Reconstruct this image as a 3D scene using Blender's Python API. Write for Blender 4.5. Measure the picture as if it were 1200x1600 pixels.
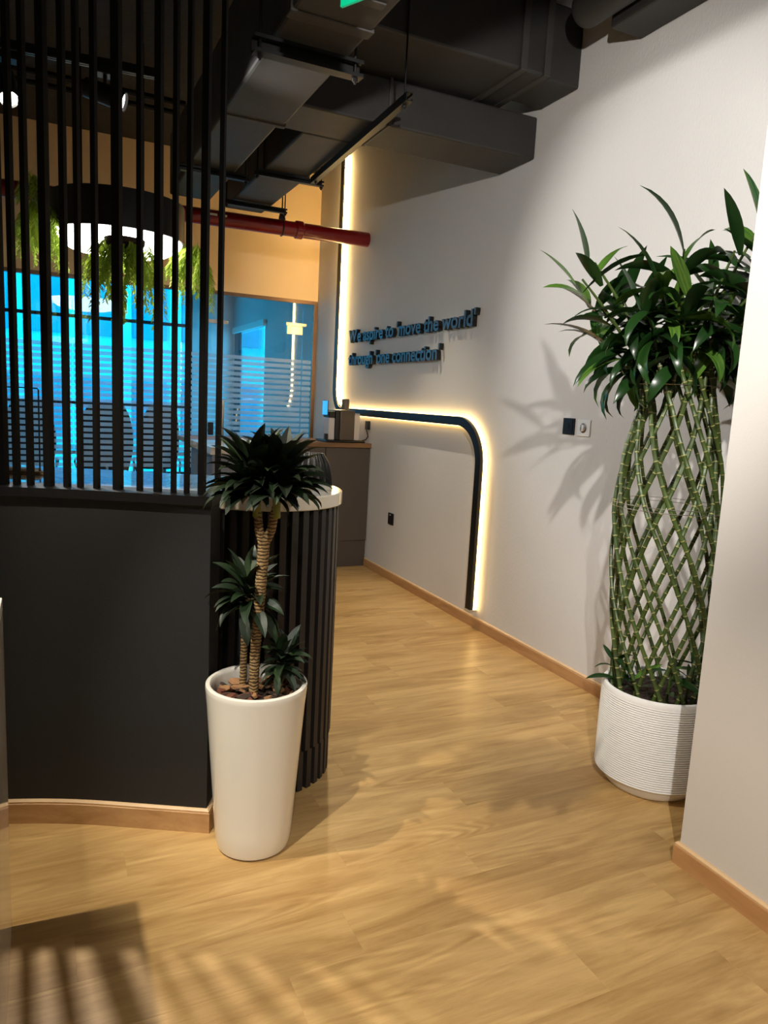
import bpy, bmesh, math, random
from mathutils import Vector, Matrix, Quaternion
random.seed(7)
R = math.radians
SC = bpy.context.scene
COL = SC.collection
for o in list(bpy.data.objects): bpy.data.objects.remove(o)

# ------------------------------------------------------------------ camera
YAW, PITCH, ROLL, FPX, EYE = 0.444566, 0.150333, 0.051215, 1126.67, 1.5
fw = Vector((math.sin(YAW)*math.cos(PITCH), math.cos(YAW)*math.cos(PITCH), -math.sin(PITCH)))
r0 = Vector((math.cos(YAW), -math.sin(YAW), 0)); u0 = r0.cross(fw)
rt = math.cos(ROLL)*r0 + math.sin(ROLL)*u0; up = -math.sin(ROLL)*r0 + math.cos(ROLL)*u0
cam = bpy.data.cameras.new('camera'); camo = bpy.data.objects.new('camera', cam); COL.objects.link(camo)
M = Matrix.Identity(4)
for i in range(3): M[i][0], M[i][1], M[i][2] = rt[i], up[i], -fw[i]
M[2][3] = EYE
camo.matrix_world = M
cam.sensor_fit = 'VERTICAL'; cam.sensor_height = 36; cam.sensor_width = 27
cam.lens = FPX/1600*36; cam.clip_start = .02; cam.clip_end = 200
SC.camera = camo

# ------------------------------------------------------------------ world, exposure
w = bpy.data.worlds.new('sky'); SC.world = w; w.use_nodes = True
bg = w.node_tree.nodes['Background']; bg.inputs[0].default_value = (.86, .94, 1, 1); bg.inputs[1].default_value = 4.6
SC.view_settings.view_transform = 'Standard'; SC.view_settings.look = 'None'
SC.view_settings.gamma = 1; SC.view_settings.use_curve_mapping = False
SC.view_settings.exposure = 0.3
WARM = (1.0, .87, .69); LEDC = (1.0, .66, .25)
# ceiling track spotlights: (position of the lamp head, aim point, watts, cone degrees, blend, colour)
SPOTS = {
 'screen': ((-.097, 3.34, 2.58), (.3, 1.2, 0), 200, 43, .5, (1, .92, .84)),
 'wall':   ((.321, 3.30, 2.644), (2.67, 2.45, 1.9), 95, 78, .6, (1, .97, .93)),
 'block':  ((-.74, 2.09, 2.75), (.8, 1.75, 0), 155, 57, .5, (1, .89, .71)),
 'pot':    ((-.47, 1.1, 2.68), (.68, 2.25, .25), 170, 28, .8, (1, .95, .86)),
 'plant':  ((.72, .68, 2.61), (2.668, 3.75, 1.6), 190, 82, .6, (1, .955, .90)),
 'corner': ((-.3, -.9, 2.75), (1.93, 1.3, .0), 285, 58, .9, (1, .95, .89)),  # unseen fill lamp, added to light the near wall evenly
 'back':   ((2.0, 5.15, 3.45), (1.75, 4.2, 0), 165, 64, .8, (1, .86, .66)),  # added lamp hidden by the duct branch, brightens the back floor
}
PENDANT_GLOW, LED_GLOW, LED_LOW, LED_SOFT, SCREEN_GLOW = 9.0, 34.0, 9.0, 6.0, 1.0

# ------------------------------------------------------------------ materials
def lin(c):
    return tuple(((x/255)/12.92 if x <= 10 else ((x/255+.055)/1.055)**2.4) for x in c)
def newmat(name):
    m = bpy.data.materials.new(name); m.use_nodes = True
    return m, m.node_tree.nodes, m.node_tree.links, m.node_tree.nodes['Principled BSDF']
def mat(name, rgb, rough=.5, metal=0, var=.06, scale=8, bump=0, bscale=60, spec=.5, coat=0, stretch=(1, 1, 1), trans=0):
    m, N, L, b = newmat(name)
    c = lin(rgb)
    tc = N.new('ShaderNodeTexCoord'); mp = N.new('ShaderNodeMapping'); mp.inputs['Scale'].default_value = stretch
    L.new(tc.outputs['Object'], mp.inputs[0])
    nz = N.new('ShaderNodeTexNoise'); nz.inputs['Scale'].default_value = scale; nz.inputs['Detail'].default_value = 5
    L.new(mp.outputs[0], nz.inputs[0])
    cr = N.new('ShaderNodeValToRGB')
    cr.color_ramp.elements[0].position = .3; cr.color_ramp.elements[1].position = .7
    cr.color_ramp.elements[0].color = (*[x*(1-var) for x in c], 1); cr.color_ramp.elements[1].color = (*[min(1, x*(1+var)) for x in c], 1)
    L.new(nz.outputs[0], cr.inputs[0]); L.new(cr.outputs[0], b.inputs['Base Color'])
    b.inputs['Roughness'].default_value = rough; b.inputs['Metallic'].default_value = metal
    b.inputs['Specular IOR Level'].default_value = spec; b.inputs['Coat Weight'].default_value = coat; b.inputs['Coat Roughness'].default_value = .05
    if bump:
        n2 = N.new('ShaderNodeTexNoise'); n2.inputs['Scale'].default_value = bscale; n2.inputs['Detail'].default_value = 4
        L.new(mp.outputs[0], n2.inputs[0])
        bp = N.new('ShaderNodeBump'); bp.inputs['Strength'].default_value = bump; bp.inputs['Distance'].default_value = .01
        L.new(n2.outputs[0], bp.inputs['Height']); L.new(bp.outputs[0], b.inputs['Normal'])
    return m
def emit(name, col, strength, var=.0):
    m, N, L, b = newmat(name)
    tc = N.new('ShaderNodeTexCoord'); nz = N.new('ShaderNodeTexNoise'); nz.inputs['Scale'].default_value = 6
    L.new(tc.outputs['Object'], nz.inputs[0])
    cr = N.new('ShaderNodeValToRGB')
    cr.color_ramp.elements[0].color = (*[x*(1-var) for x in col], 1); cr.color_ramp.elements[1].color = (*col, 1)
    L.new(nz.outputs[0], cr.inputs[0])
    b.inputs['Base Color'].default_value = (*[min(1, x) for x in col], 1)
    L.new(cr.outputs[0], b.inputs['Emission Color']); b.inputs['Emission Strength'].default_value = strength
    return m
def wood(name, light, dark, rough, obj_random=True, axis='X', gscale=1.0):
    m, N, L, b = newmat(name)
    tc = N.new('ShaderNodeTexCoord'); geo = N.new('ShaderNodeNewGeometry'); oi = N.new('ShaderNodeObjectInfo')
    off = N.new('ShaderNodeVectorMath'); off.operation = 'SCALE'; off.inputs[0].default_value = (37, 91, 13); L.new(oi.outputs['Random'], off.inputs['Scale'])
    add = N.new('ShaderNodeVectorMath'); add.operation = 'ADD'; L.new(geo.outputs['Position'], add.inputs[0])
    if obj_random: L.new(off.outputs[0], add.inputs[1])
    mp = N.new('ShaderNodeMapping')
    s = {'X': (1.3, 9, 9), 'Y': (9, 1.3, 9), 'Z': (9, 9, 1.3)}[axis]
    mp.inputs['Scale'].default_value = tuple(k*gscale for k in s); L.new(add.outputs[0], mp.inputs[0])
    n1 = N.new('ShaderNodeTexNoise'); n1.inputs['Scale'].default_value = 1.3; n1.inputs['Detail'].default_value = 7; n1.inputs['Roughness'].default_value = .62; n1.inputs['Distortion'].default_value = .9
    L.new(mp.outputs[0], n1.inputs[0])
    # cathedral grain rings
    n2 = N.new('ShaderNodeTexNoise'); n2.inputs['Scale'].default_value = .55; n2.inputs['Detail'].default_value = 1.5; L.new(mp.outputs[0], n2.inputs[0])
    mul = N.new('ShaderNodeMath'); mul.operation = 'MULTIPLY'; mul.inputs[1].default_value = 130; L.new(n2.outputs[0], mul.inputs[0])
    sn = N.new('ShaderNodeMath'); sn.operation = 'SINE'; L.new(mul.outputs[0], sn.inputs[0])
    n3 = N.new('ShaderNodeTexNoise'); n3.inputs['Scale'].default_value = 1.1; n3.inputs['Detail'].default_value = 2; L.new(mp.outputs[0], n3.inputs[0])
    mr = N.new('ShaderNodeMapRange'); mr.inputs[1].default_value = .52; mr.inputs[2].default_value = .68; L.new(n3.outputs[0], mr.inputs[0])
    ring = N.new('ShaderNodeMath'); ring.operation = 'MULTIPLY'; L.new(sn.outputs[0], ring.inputs[0]); L.new(mr.outputs[0], ring.inputs[1])
    r2 = N.new('ShaderNodeMath'); r2.operation = 'MULTIPLY_ADD'; r2.inputs[1].default_value = .10; L.new(ring.outputs[0], r2.inputs[0]); L.new(n1.outputs[0], r2.inputs[2])
    mp2 = N.new('ShaderNodeMapping'); mp2.inputs['Scale'].default_value = (2.2, 1, 1) if axis != 'X' else (1, 2.2, 2.2); L.new(mp.outputs[0], mp2.inputs[0])
    n4 = N.new('ShaderNodeTexNoise'); n4.inputs['Scale'].default_value = 5; n4.inputs['Detail'].default_value = 6; n4.inputs['Roughness'].default_value = .7; n4.inputs['Distortion'].default_value = .4; L.new(mp2.outputs[0], n4.inputs[0])
    f4 = N.new('ShaderNodeMath'); f4.operation = 'MULTIPLY_ADD'; f4.inputs[1].default_value = .34; f4.inputs[2].default_value = -.17; L.new(n4.outputs[0], f4.inputs[0])
    a4 = N.new('ShaderNodeMath'); L.new(f4.outputs[0], a4.inputs[0]); L.new(r2.outputs[0], a4.inputs[1]); r2 = a4
    pv = N.new('ShaderNodeMath'); pv.operation = 'MULTIPLY_ADD'; pv.inputs[1].default_value = .15 if obj_random else 0; L.new(oi.outputs['Random'], pv.inputs[0]); L.new(r2.outputs[0], pv.inputs[2])
    cr = N.new('ShaderNodeValToRGB'); e = cr.color_ramp.elements
    e[0].position = .33; e[0].color = (*lin(dark), 1); e[1].position = .83; e[1].color = (*lin(light), 1)
    L.new(pv.outputs[0], cr.inputs[0]); L.new(cr.outputs[0], b.inputs['Base Color'])
    b.inputs['Roughness'].default_value = rough; b.inputs['Specular IOR Level'].default_value = .4
    bp = N.new('ShaderNodeBump'); bp.inputs['Strength'].default_value = .12; bp.inputs['Distance'].default_value = .003
    L.new(n1.outputs[0], bp.inputs['Height']); L.new(bp.outputs[0], b.inputs['Normal'])
    return m
def marble(name, base, vein, rough=.08):
    m, N, L, b = newmat(name)
    tc = N.new('ShaderNodeNewGeometry')
    n = N.new('ShaderNodeTexNoise'); n.inputs['Scale'].default_value = 2.2; n.inputs['Detail'].default_value = 9; n.inputs['Distortion'].default_value = 1.6
    L.new(tc.outputs['Position'], n.inputs[0])
    cr = N.new('ShaderNodeValToRGB'); e = cr.color_ramp.elements
    e[0].position = .42; e[0].color = (*lin(base), 1); e[1].position = .62; e[1].color = (*lin(base), 1)
    x = e.new(.52); x.color = (*lin(vein), 1)
    L.new(n.outputs[0], cr.inputs[0]); L.new(cr.outputs[0], b.inputs['Base Color'])
    b.inputs['Roughness'].default_value = rough
    return m
def thin_glass(name, tint, refl=1.0, rough=0.0):
    m, N, L, b = newmat(name); N.remove(b); out = N['Material Output']
    tr = N.new('ShaderNodeBsdfTransparent'); tr.inputs[0].default_value = (*tint, 1)
    gl = N.new('ShaderNodeBsdfGlossy'); gl.inputs['Roughness'].default_value = rough; gl.inputs[0].default_value = (refl, refl, refl, 1)
    ge = N.new('ShaderNodeNewGeometry'); dt = N.new('ShaderNodeVectorMath'); dt.operation = 'DOT_PRODUCT'
    L.new(ge.outputs['Normal'], dt.inputs[0]); L.new(ge.outputs['Incoming'], dt.inputs[1])
    ab = N.new('ShaderNodeMath'); ab.operation = 'ABSOLUTE'; L.new(dt.outputs['Value'], ab.inputs[0])
    om = N.new('ShaderNodeMath'); om.operation = 'SUBTRACT'; om.inputs[0].default_value = 1; L.new(ab.outputs[0], om.inputs[1])
    p5 = N.new('ShaderNodeMath'); p5.operation = 'POWER'; p5.inputs[1].default_value = 5; L.new(om.outputs[0], p5.inputs[0])
    fr = N.new('ShaderNodeMath'); fr.operation = 'MULTIPLY_ADD'; fr.inputs[1].default_value = .96; fr.inputs[2].default_value = .04; L.new(p5.outputs[0], fr.inputs[0])
    mx = N.new('ShaderNodeMixShader'); L.new(fr.outputs[0], mx.inputs[0]); L.new(tr.outputs[0], mx.inputs[1]); L.new(gl.outputs[0], mx.inputs[2])
    L.new(mx.outputs[0], out.inputs[0]); return m
def frosted(name):
    m, N, L, b = newmat(name); N.remove(b); out = N['Material Output']
    tr = N.new('ShaderNodeBsdfTransparent'); tr.inputs[0].default_value = (.95, .97, 1, 1)
    tl = N.new('ShaderNodeBsdfTranslucent'); tl.inputs[0].default_value = (.9, .93, .95, 1)
    df = N.new('ShaderNodeBsdfDiffuse'); df.inputs[0].default_value = (.82, .84, .85, 1)
    nz = N.new('ShaderNodeTexNoise'); nz.inputs['Scale'].default_value = 40
    m1 = N.new('ShaderNodeMixShader'); m1.inputs[0].default_value = .3; L.new(tl.outputs[0], m1.inputs[1]); L.new(df.outputs[0], m1.inputs[2])
    mr = N.new('ShaderNodeMapRange'); mr.inputs[3].default_value = .44; mr.inputs[4].default_value = .52; L.new(nz.outputs[0], mr.inputs[0])
    m2 = N.new('ShaderNodeMixShader'); L.new(mr.outputs[0], m2.inputs[0]); L.new(tr.outputs[0], m2.inputs[1]); L.new(m1.outputs[0], m2.inputs[2])
    L.new(m2.outputs[0], out.inputs[0]); return m
def wallpaper(name, rgb):
    m = mat(name, rgb, .75, var=.015, scale=3)
    N, L = m.node_tree.nodes, m.node_tree.links; b = N['Principled BSDF']
    tc = N.new('ShaderNodeNewGeometry'); mp = N.new('ShaderNodeMapping'); mp.inputs['Scale'].default_value = (1, 1, .35); L.new(tc.outputs['Position'], mp.inputs[0])
    n = N.new('ShaderNodeTexNoise'); n.inputs['Scale'].default_value = 130; n.inputs['Detail'].default_value = 3; L.new(mp.outputs[0], n.inputs[0])
    bp = N.new('ShaderNodeBump'); bp.inputs['Strength'].default_value = .35; bp.inputs['Distance'].default_value = .004
    L.new(n.outputs[0], bp.inputs['Height']); L.new(bp.outputs[0], b.inputs['Normal']); return m
def ringed(name, a, b_):
    m, N, L, b = newmat(name)
    g = N.new('ShaderNodeNewGeometry'); n = N.new('ShaderNodeTexNoise'); n.inputs['Scale'].default_value = 55; n.inputs['Detail'].default_value = 3; L.new(g.outputs['Position'], n.inputs[0])
    sx = N.new('ShaderNodeSeparateXYZ'); L.new(g.outputs['Position'], sx.inputs[0])
    ma = N.new('ShaderNodeMath'); ma.operation = 'MULTIPLY_ADD'; ma.inputs[1].default_value = .016; L.new(n.outputs[0], ma.inputs[0]); L.new(sx.outputs[2], ma.inputs[2])
    mu = N.new('ShaderNodeMath'); mu.operation = 'MULTIPLY'; mu.inputs[1].default_value = 560; L.new(ma.outputs[0], mu.inputs[0])
    si = N.new('ShaderNodeMath'); si.operation = 'SINE'; L.new(mu.outputs[0], si.inputs[0])
    mr = N.new('ShaderNodeMapRange'); mr.inputs[1].default_value = -1; L.new(si.outputs[0], mr.inputs[0])
    cr = N.new('ShaderNodeValToRGB'); e = cr.color_ramp.elements; e[0].position = .15; e[0].color = (*lin(b_), 1); e[1].position = .6; e[1].color = (*lin(a), 1)
    L.new(mr.outputs[0], cr.inputs[0]); L.new(cr.outputs[0], b.inputs['Base Color']); b.inputs['Roughness'].default_value = .8
    bp = N.new('ShaderNodeBump'); bp.inputs['Strength'].default_value = .5; bp.inputs['Distance'].default_value = .003; L.new(mr.outputs[0], bp.inputs['Height']); L.new(bp.outputs[0], b.inputs['Normal'])
    return m
def leafmat(name, a, b_, tip, rough=.35):
    m, N, L, b = newmat(name)
    oi = N.new('ShaderNodeObjectInfo'); tc = N.new('ShaderNodeTexCoord')
    mp = N.new('ShaderNodeMapping'); mp.inputs['Scale'].default_value = (3, 60, 3); L.new(tc.outputs['Object'], mp.inputs[0])
    n = N.new('ShaderNodeTexNoise'); n.inputs['Scale'].default_value = 2; L.new(mp.outputs[0], n.inputs[0])
    ad = N.new('ShaderNodeMath'); ad.operation = 'MULTIPLY_ADD'; ad.inputs[1].default_value = .7; L.new(oi.outputs['Random'], ad.inputs[0])
    sc = N.new('ShaderNodeMath'); sc.operation = 'MULTIPLY'; sc.inputs[1].default_value = .4; L.new(n.outputs[0], sc.inputs[0]); L.new(sc.outputs[0], ad.inputs[2])
    cr = N.new('ShaderNodeValToRGB'); e = cr.color_ramp.elements
    e[0].position = .1; e[0].color = (*lin(a), 1); e[1].position = .95; e[1].color = (*lin(tip), 1); x = e.new(.75); x.color = (*lin(b_), 1)
    L.new(ad.outputs[0], cr.inputs[0]); L.new(cr.outputs[0], b.inputs['Base Color'])
    b.inputs['Roughness'].default_value = rough; b.inputs['Specular IOR Level'].default_value = .5
    return m

m_wall = wallpaper('wall_paper', (214, 211, 207))
m_wall2 = mat('smooth_white_paint', (206, 200, 193), .6, var=.012, scale=2, bump=.05, bscale=160)
m_bulk = mat('cream_paint', (224, 198, 160), .7, var=.015, scale=2, bump=.05, bscale=120)
m_grey = mat('grey_paint', (196, 200, 202), .7, var=.02, scale=3)
m_char = mat('charcoal_paint', (26, 27, 28.5), .65, var=.06, scale=2.5, bump=.05, bscale=90)
m_ceil = mat('black_ceiling_paint', (44, 40, 37), .8, var=.15, scale=4, bump=.3, bscale=30)
m_duct = mat('black_duct_paint', (42, 40, 38), .62, var=.14, scale=5, bump=.12, bscale=14)
m_seam = mat('duct_seam_sealant', (54, 51, 48), .6, var=.12, scale=20)
m_black = mat('black_metal', (15, 15, 16), .45, var=.1, scale=12, spec=.35)
m_slat = mat('black_brown_slat', (17, 16, 15.5), .7, var=.12, scale=14, spec=.12, stretch=(3, 3, .3))
m_flute = mat('dark_fluted_panel', (40, 36, 34), .5, var=.12, scale=10, stretch=(3, 3, .3))
m_core = mat('black_backing', (14, 13, 13), .7, var=.1)
m_stone = marble('beige_marble_top', (196, 188, 170), (164, 155, 136), .05)
m_block = marble('grey_marble', (226, 221, 208), (190, 186, 176), .08)
m_blockt = marble('white_stone_top', (236, 232, 224), (216, 212, 204), .15)
m_floor = wood('oak_plank', (210, 174, 116), (160, 123, 72), .36)
m_base = wood('oak_baseboard', (206, 162, 112), (172, 126, 80), .5, False, 'Y', .8)
m_baseX = wood('oak_baseboard_x', (206, 166, 116), (172, 130, 84), .5, False, 'X', .8)
m_cap = mat('pale_oak_edge', (222, 186, 140), .5, var=.06, scale=20)
m_pot = mat('glossy_cream_ceramic', (232, 227, 214), .16, var=.015, scale=2, coat=.6)
m_pot2 = mat('white_ribbed_ceramic', (232, 231, 229), .38, var=.015, scale=3)
m_soil = mat('dark_soil', (46, 32, 24), .95, var=.4, scale=40, bump=.8, bscale=80)
m_bark = [mat('bark_chip_%s' % n, c, .85, var=.3, scale=30, bump=.4, bscale=60) for n, c in (('red', (104, 58, 40)), ('brown', (84, 56, 40)), ('dark', (52, 36, 28)), ('tan', (140, 102, 66)))]
m_trunk = ringed('ringed_cane', (150, 122, 78), (70, 50, 28))
m_trunkg = mat('green_cane', (128, 130, 52), .6, var=.25, scale=16)
m_dleaf = leafmat('dracaena_leaf', (12, 25, 10), (24, 44, 17), (50, 72, 28), .55)
m_bleaf = leafmat('bamboo_leaf', (16, 36, 14), (34, 68, 26), (96, 134, 46), .3)
m_stalk = mat('bamboo_stalk_green', (58, 74, 29), .45, var=.45, scale=5)
m_node = mat('bamboo_node_pale', (150, 146, 92), .6, var=.25, scale=30)
def add_translucency(m, f):
    N, L = m.node_tree.nodes, m.node_tree.links; b = N['Principled BSDF']; out = N['Material Output']
    t = N.new('ShaderNodeBsdfTranslucent'); L.new(b.inputs['Base Color'].links[0].from_socket, t.inputs[0])
    x = N.new('ShaderNodeMixShader'); x.inputs[0].default_value = f; L.new(b.outputs[0], x.inputs[1]); L.new(t.outputs[0], x.inputs[2]); L.new(x.outputs[0], out.inputs[0]); return m
m_fern = leafmat('fern_leaf', (138, 168, 48), (186, 206, 84), (214, 226, 124), .6)
add_translucency(m_fern, .4); add_translucency(m_bleaf, .15)
m_red = mat('red_pipe_paint', (126, 10, 14), .3, var=.08, scale=5, coat=.3)
m_white = mat('white_plastic', (226, 225, 222), .4, var=.01)
m_offw = mat('white_print', (220, 220, 215), .6, var=.03)
m_blackp = mat('black_plastic', (18, 18, 19), .35, var=.08)
m_steel = mat('brushed_steel', (186, 182, 174), .3, 1, var=.08, scale=30, stretch=(1, 1, 12))
m_chrome = mat('chrome', (210, 210, 212), .12, 1, var=.03)
m_bronze = mat('bronze_aluminium', (120, 96, 78), .4, .7, var=.08)
m_cab = mat('taupe_laminate', (84, 75, 69), .5, var=.04, scale=3)
m_cabg = mat('slate_grey_laminate', (104, 106, 112), .5, var=.03, scale=3)
m_wtop = wood('wood_worktop', (158, 122, 84), (118, 86, 56), .35, False, 'X', .7)
m_leather = mat('black_leather', (28, 27, 27), .3, var=.12, scale=18, bump=.15, bscale=90)
m_mesh = mat('dark_chair_fabric', (40, 44, 56), .75, var=.12, scale=40)
m_table = mat('white_laminate', (206, 214, 220), .3, var=.02)
m_glass = thin_glass('clear_glass', (.93, .97, .98))
m_film = thin_glass('blue_filmed_glass', (.06, .74, .965), .6)
m_frost = frosted('frosted_film')
m_frame = mat('dark_window_frame', (24, 34, 42), .5, var=.05)
m_letter = mat('letter_face_blue_grey', (66, 92, 112), .4, .1, var=.05)
m_lside = mat('letter_side_black', (14, 14, 15), .5, var=.05)
m_led = emit('warm_led_strip', LEDC, LED_GLOW, .05)
m_led1 = emit('warm_led_strip_lower', LEDC, LED_LOW, .05)
m_led3 = emit('warm_led_strip_back', LEDC, 44, .05)
m_led2 = emit('warm_led_strip_soft', LEDC, LED_SOFT, .05)
m_glow = emit('white_lamp_diffuser', (1, .96, .9), PENDANT_GLOW, .03)
m_lens = emit('spot_lens', (1, .93, .82), 14, .1)
m_lens0 = emit('spot_lens_wall', (1, .95, .9), 4, .3)
m_screen = emit('blue_display', (.04, .42, .9), SCREEN_GLOW, .5)
m_green = emit('green_sign', (.0, .42, .2), .5, .1)
m_smoke = mat('clear_plastic_tank', (214, 208, 204), .15, var=.03, coat=.5)
m_esp = mat('bronze_brown_plastic', (92, 80, 70), .35, var=.04)
m_carpet = mat('grey_carpet', (92, 96, 104), .95, var=.15, scale=60, bump=.3, bscale=200)
m_fac = mat('pale_render_facade', (214, 216, 216), .8, var=.04, scale=1)
m_fac2 = mat('white_facade_fin', (244, 244, 242), .8, var=.02, scale=1)
m_facw = mat('facade_window_glass', (120, 150, 176), .25, var=.2, scale=.7)
m_ground = mat('concrete_ground', (150, 150, 148), .9, var=.1, scale=1)
m_mug = mat('grey_brown_stoneware', (104, 92, 76), .4, var=.08, scale=12)

# ------------------------------------------------------------------ mesh helpers
class MB:
    def __init__(s): s.v = []; s.f = []; s.m = []
    def add(s, vs, fs, mi=0):
        n = len(s.v); s.v += [tuple(v) for v in vs]; s.f += [tuple(i+n for i in f) for f in fs]; s.m += [mi]*len(fs); return s
    def box(s, a, b, mi=0, T=None):
        (x0, y0, z0), (x1, y1, z1) = a, b
        vs = [Vector(p) for p in ((x0,y0,z0),(x1,y0,z0),(x1,y1,z0),(x0,y1,z0),(x0,y0,z1),(x1,y0,z1),(x1,y1,z1),(x0,y1,z1))]
        if T: vs = [T @ v for v in vs]
        return s.add(vs, [(0,3,2,1),(4,5,6,7),(0,1,5,4),(1,2,6,5),(2,3,7,6),(3,0,4,7)], mi)
    def prism(s, poly, z0, z1, mi=0, T=None):
        n = len(poly); vs = [Vector((*p, z0)) for p in poly]+[Vector((*p, z1)) for p in poly]
        if T: vs = [T @ v for v in vs]
        return s.add(vs, [tuple(reversed(range(n))), tuple(range(n, 2*n))]+[(i, (i+1) % n, n+(i+1) % n, n+i) for i in range(n)], mi)
    def tube(s, pts, rad, n=8, mi=0, cap=True, mis=None, up=Vector((0, 0, 1))):
        pts = [Vector(p) for p in pts]; k = len(pts)
        rad = rad if isinstance(rad, (list, tuple)) else [rad]*k
        base = len(s.v); prev = None
        for i, p in enumerate(pts):
            t = (pts[min(i+1, k-1)]-pts[max(i-1, 0)]).normalized()
            if prev is None:
                a = t.cross(up) if abs(t.dot(up)) < .95 else t.cross(Vector((1, 0, 0)))
            else: a = prev-t*prev.dot(t)
            a.normalize(); b = t.cross(a); prev = a
            for j in range(n):
                an = 2*math.pi*j/n; s.v.append(tuple(p+(a*math.cos(an)+b*math.sin(an))*rad[i]))
        for i in range(k-1):
            for j in range(n):
                s.f.append((base+i*n+j, base+i*n+(j+1) % n, base+(i+1)*n+(j+1) % n, base+(i+1)*n+j)); s.m.append(mis[i] if mis else mi)
        if cap:
            s.f.append(tuple(base+j for j in reversed(range(n)))); s.m.append(mis[0] if mis else mi)
            s.f.append(tuple(base+(k-1)*n+j for j in range(n))); s.m.append(mis[-1] if mis else mi)
        return s
    def lathe(s, prof, c, n=48, mi=0, T=None):
        base = len(s.v)
        for r, z in prof:
            for j in range(n):
                an = 2*math.pi*j/n; v = Vector((r*math.cos(an), r*math.sin(an), z))
                v = (T @ v) if T else v+Vector(c)
                s.v.append(tuple(v))
        for i in range(len(prof)-1):
            for j in range(n):
                s.f.append((base+i*n+j, base+i*n+(j+1) % n, base+(i+1)*n+(j+1) % n, base+(i+1)*n+j)); s.m.append(mi)
        if prof[0][0] > 1e-6: s.f.append(tuple(base+j for j in reversed(range(n)))); s.m.append(mi)
        if prof[-1][0] > 1e-6: s.f.append(tuple(base+(len(prof)-1)*n+j for j in range(n))); s.m.append(mi)
        return s
    def sweep(s, rails, mi=0, caps=True):
        """rails: list of stations, each a list of points (closed section)"""
        n = len(rails[0]); base = len(s.v)
        for st in rails: s.v += [tuple(p) for p in st]
        for i in range(len(rails)-1):
            for j in range(n):
                s.f.append((base+i*n+j, base+i*n+(j+1) % n, base+(i+1)*n+(j+1) % n, base+(i+1)*n+j)); s.m.append(mi)
        if caps:
            s.f.append(tuple(base+j for j in reversed(range(n)))); s.m.append(mi)
            s.f.append(tuple(base+(len(rails)-1)*n+j for j in range(n))); s.m.append(mi)
        return s
    def mesh(s, name, mats, off=Vector((0, 0, 0)), smooth=False):
        me = bpy.data.meshes.new(name)
        me.from_pydata([tuple(Vector(v)-off) for v in s.v], [], s.f)
        for m in (mats if isinstance(mats, (list, tuple)) else [mats]): me.materials.append(m)
        me.polygons.foreach_set('material_index', s.m)
        bm = bmesh.new(); bm.from_mesh(me); bmesh.ops.recalc_face_normals(bm, faces=bm.faces); bm.to_mesh(me); bm.free()
        if smooth:
            me.polygons.foreach_set('use_smooth', [True]*len(me.polygons))
            try: me.set_sharp_from_angle(angle=R(40))
            except Exception: pass
        me.update(); return me
WL = {}
def tag(o, label=None, cat=None, group=None, kind=None):
    if label: o['label'] = label
    if cat: o['category'] = cat
    if group: o['group'] = group
    if kind: o['kind'] = kind
    return o
def thing(name, label, cat, loc, group=None, kind=None):
    o = bpy.data.objects.new(name, None); o.empty_display_size = .1; COL.objects.link(o); o.location = loc
    WL[o] = Vector(loc); return tag(o, label, cat, group, kind)
def build(mb, name, mats, parent=None, smooth=False, bevel=0, label=None, origin=None):
    off = WL[parent] if parent else Vector(origin) if origin else Vector((0, 0, 0))
    o = bpy.data.objects.new(name, mb.mesh(name, mats, off, smooth)); COL.objects.link(o)
    if parent: o.parent = parent
    else: o.location = off
    WL[o] = off
    if bevel:
        b = o.modifiers.new('bevel', 'BEVEL'); b.width = bevel; b.segments = 2; b.limit_method = 'ANGLE'; b.angle_limit = R(40)
    if label: o['label'] = label
    return o
def put(me, name, parent, mw):
    o = bpy.data.objects.new(name, me); COL.objects.link(o); o.parent = parent
    o.matrix_local = Matrix.Translation(-WL[parent]) @ mw; return o
def box(a, b): return MB().box(a, b)
def struct(mb, name, mats, smooth=False, bevel=0, label=None, cat=None):
    o = build(mb, name, mats, None, smooth, bevel); tag(o, label, cat, kind='structure'); return o
def frame_from(d, upv=Vector((0, 0, 1))):
    d = Vector(d).normalized(); x = upv.cross(d)
    if x.length < 1e-4: x = Vector((1, 0, 0))
    x.normalize(); y = d.cross(x)
    return Matrix(((x.x, y.x, d.x), (x.y, y.y, d.y), (x.z, y.z, d.z))).to_4x4()   # local z -> d

XW, YB, ZC = 2.668, 7.535, 3.8
XF, YF = 1.932, 1.585                     # face and end of the near wall
XL, YN = -2.4, -1.8                       # left wall, wall behind the camera
# divider frame: u along the low wall, v away from the camera
A0 = R(-27.8); U = Vector((math.cos(A0), math.sin(A0), 0)); V = Vector((-math.sin(A0), math.cos(A0), 0)); O = Vector((.485, 2.308, 0))
def uv(u, v, z=0): return O+U*u+V*v+Vector((0, 0, z))

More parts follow.
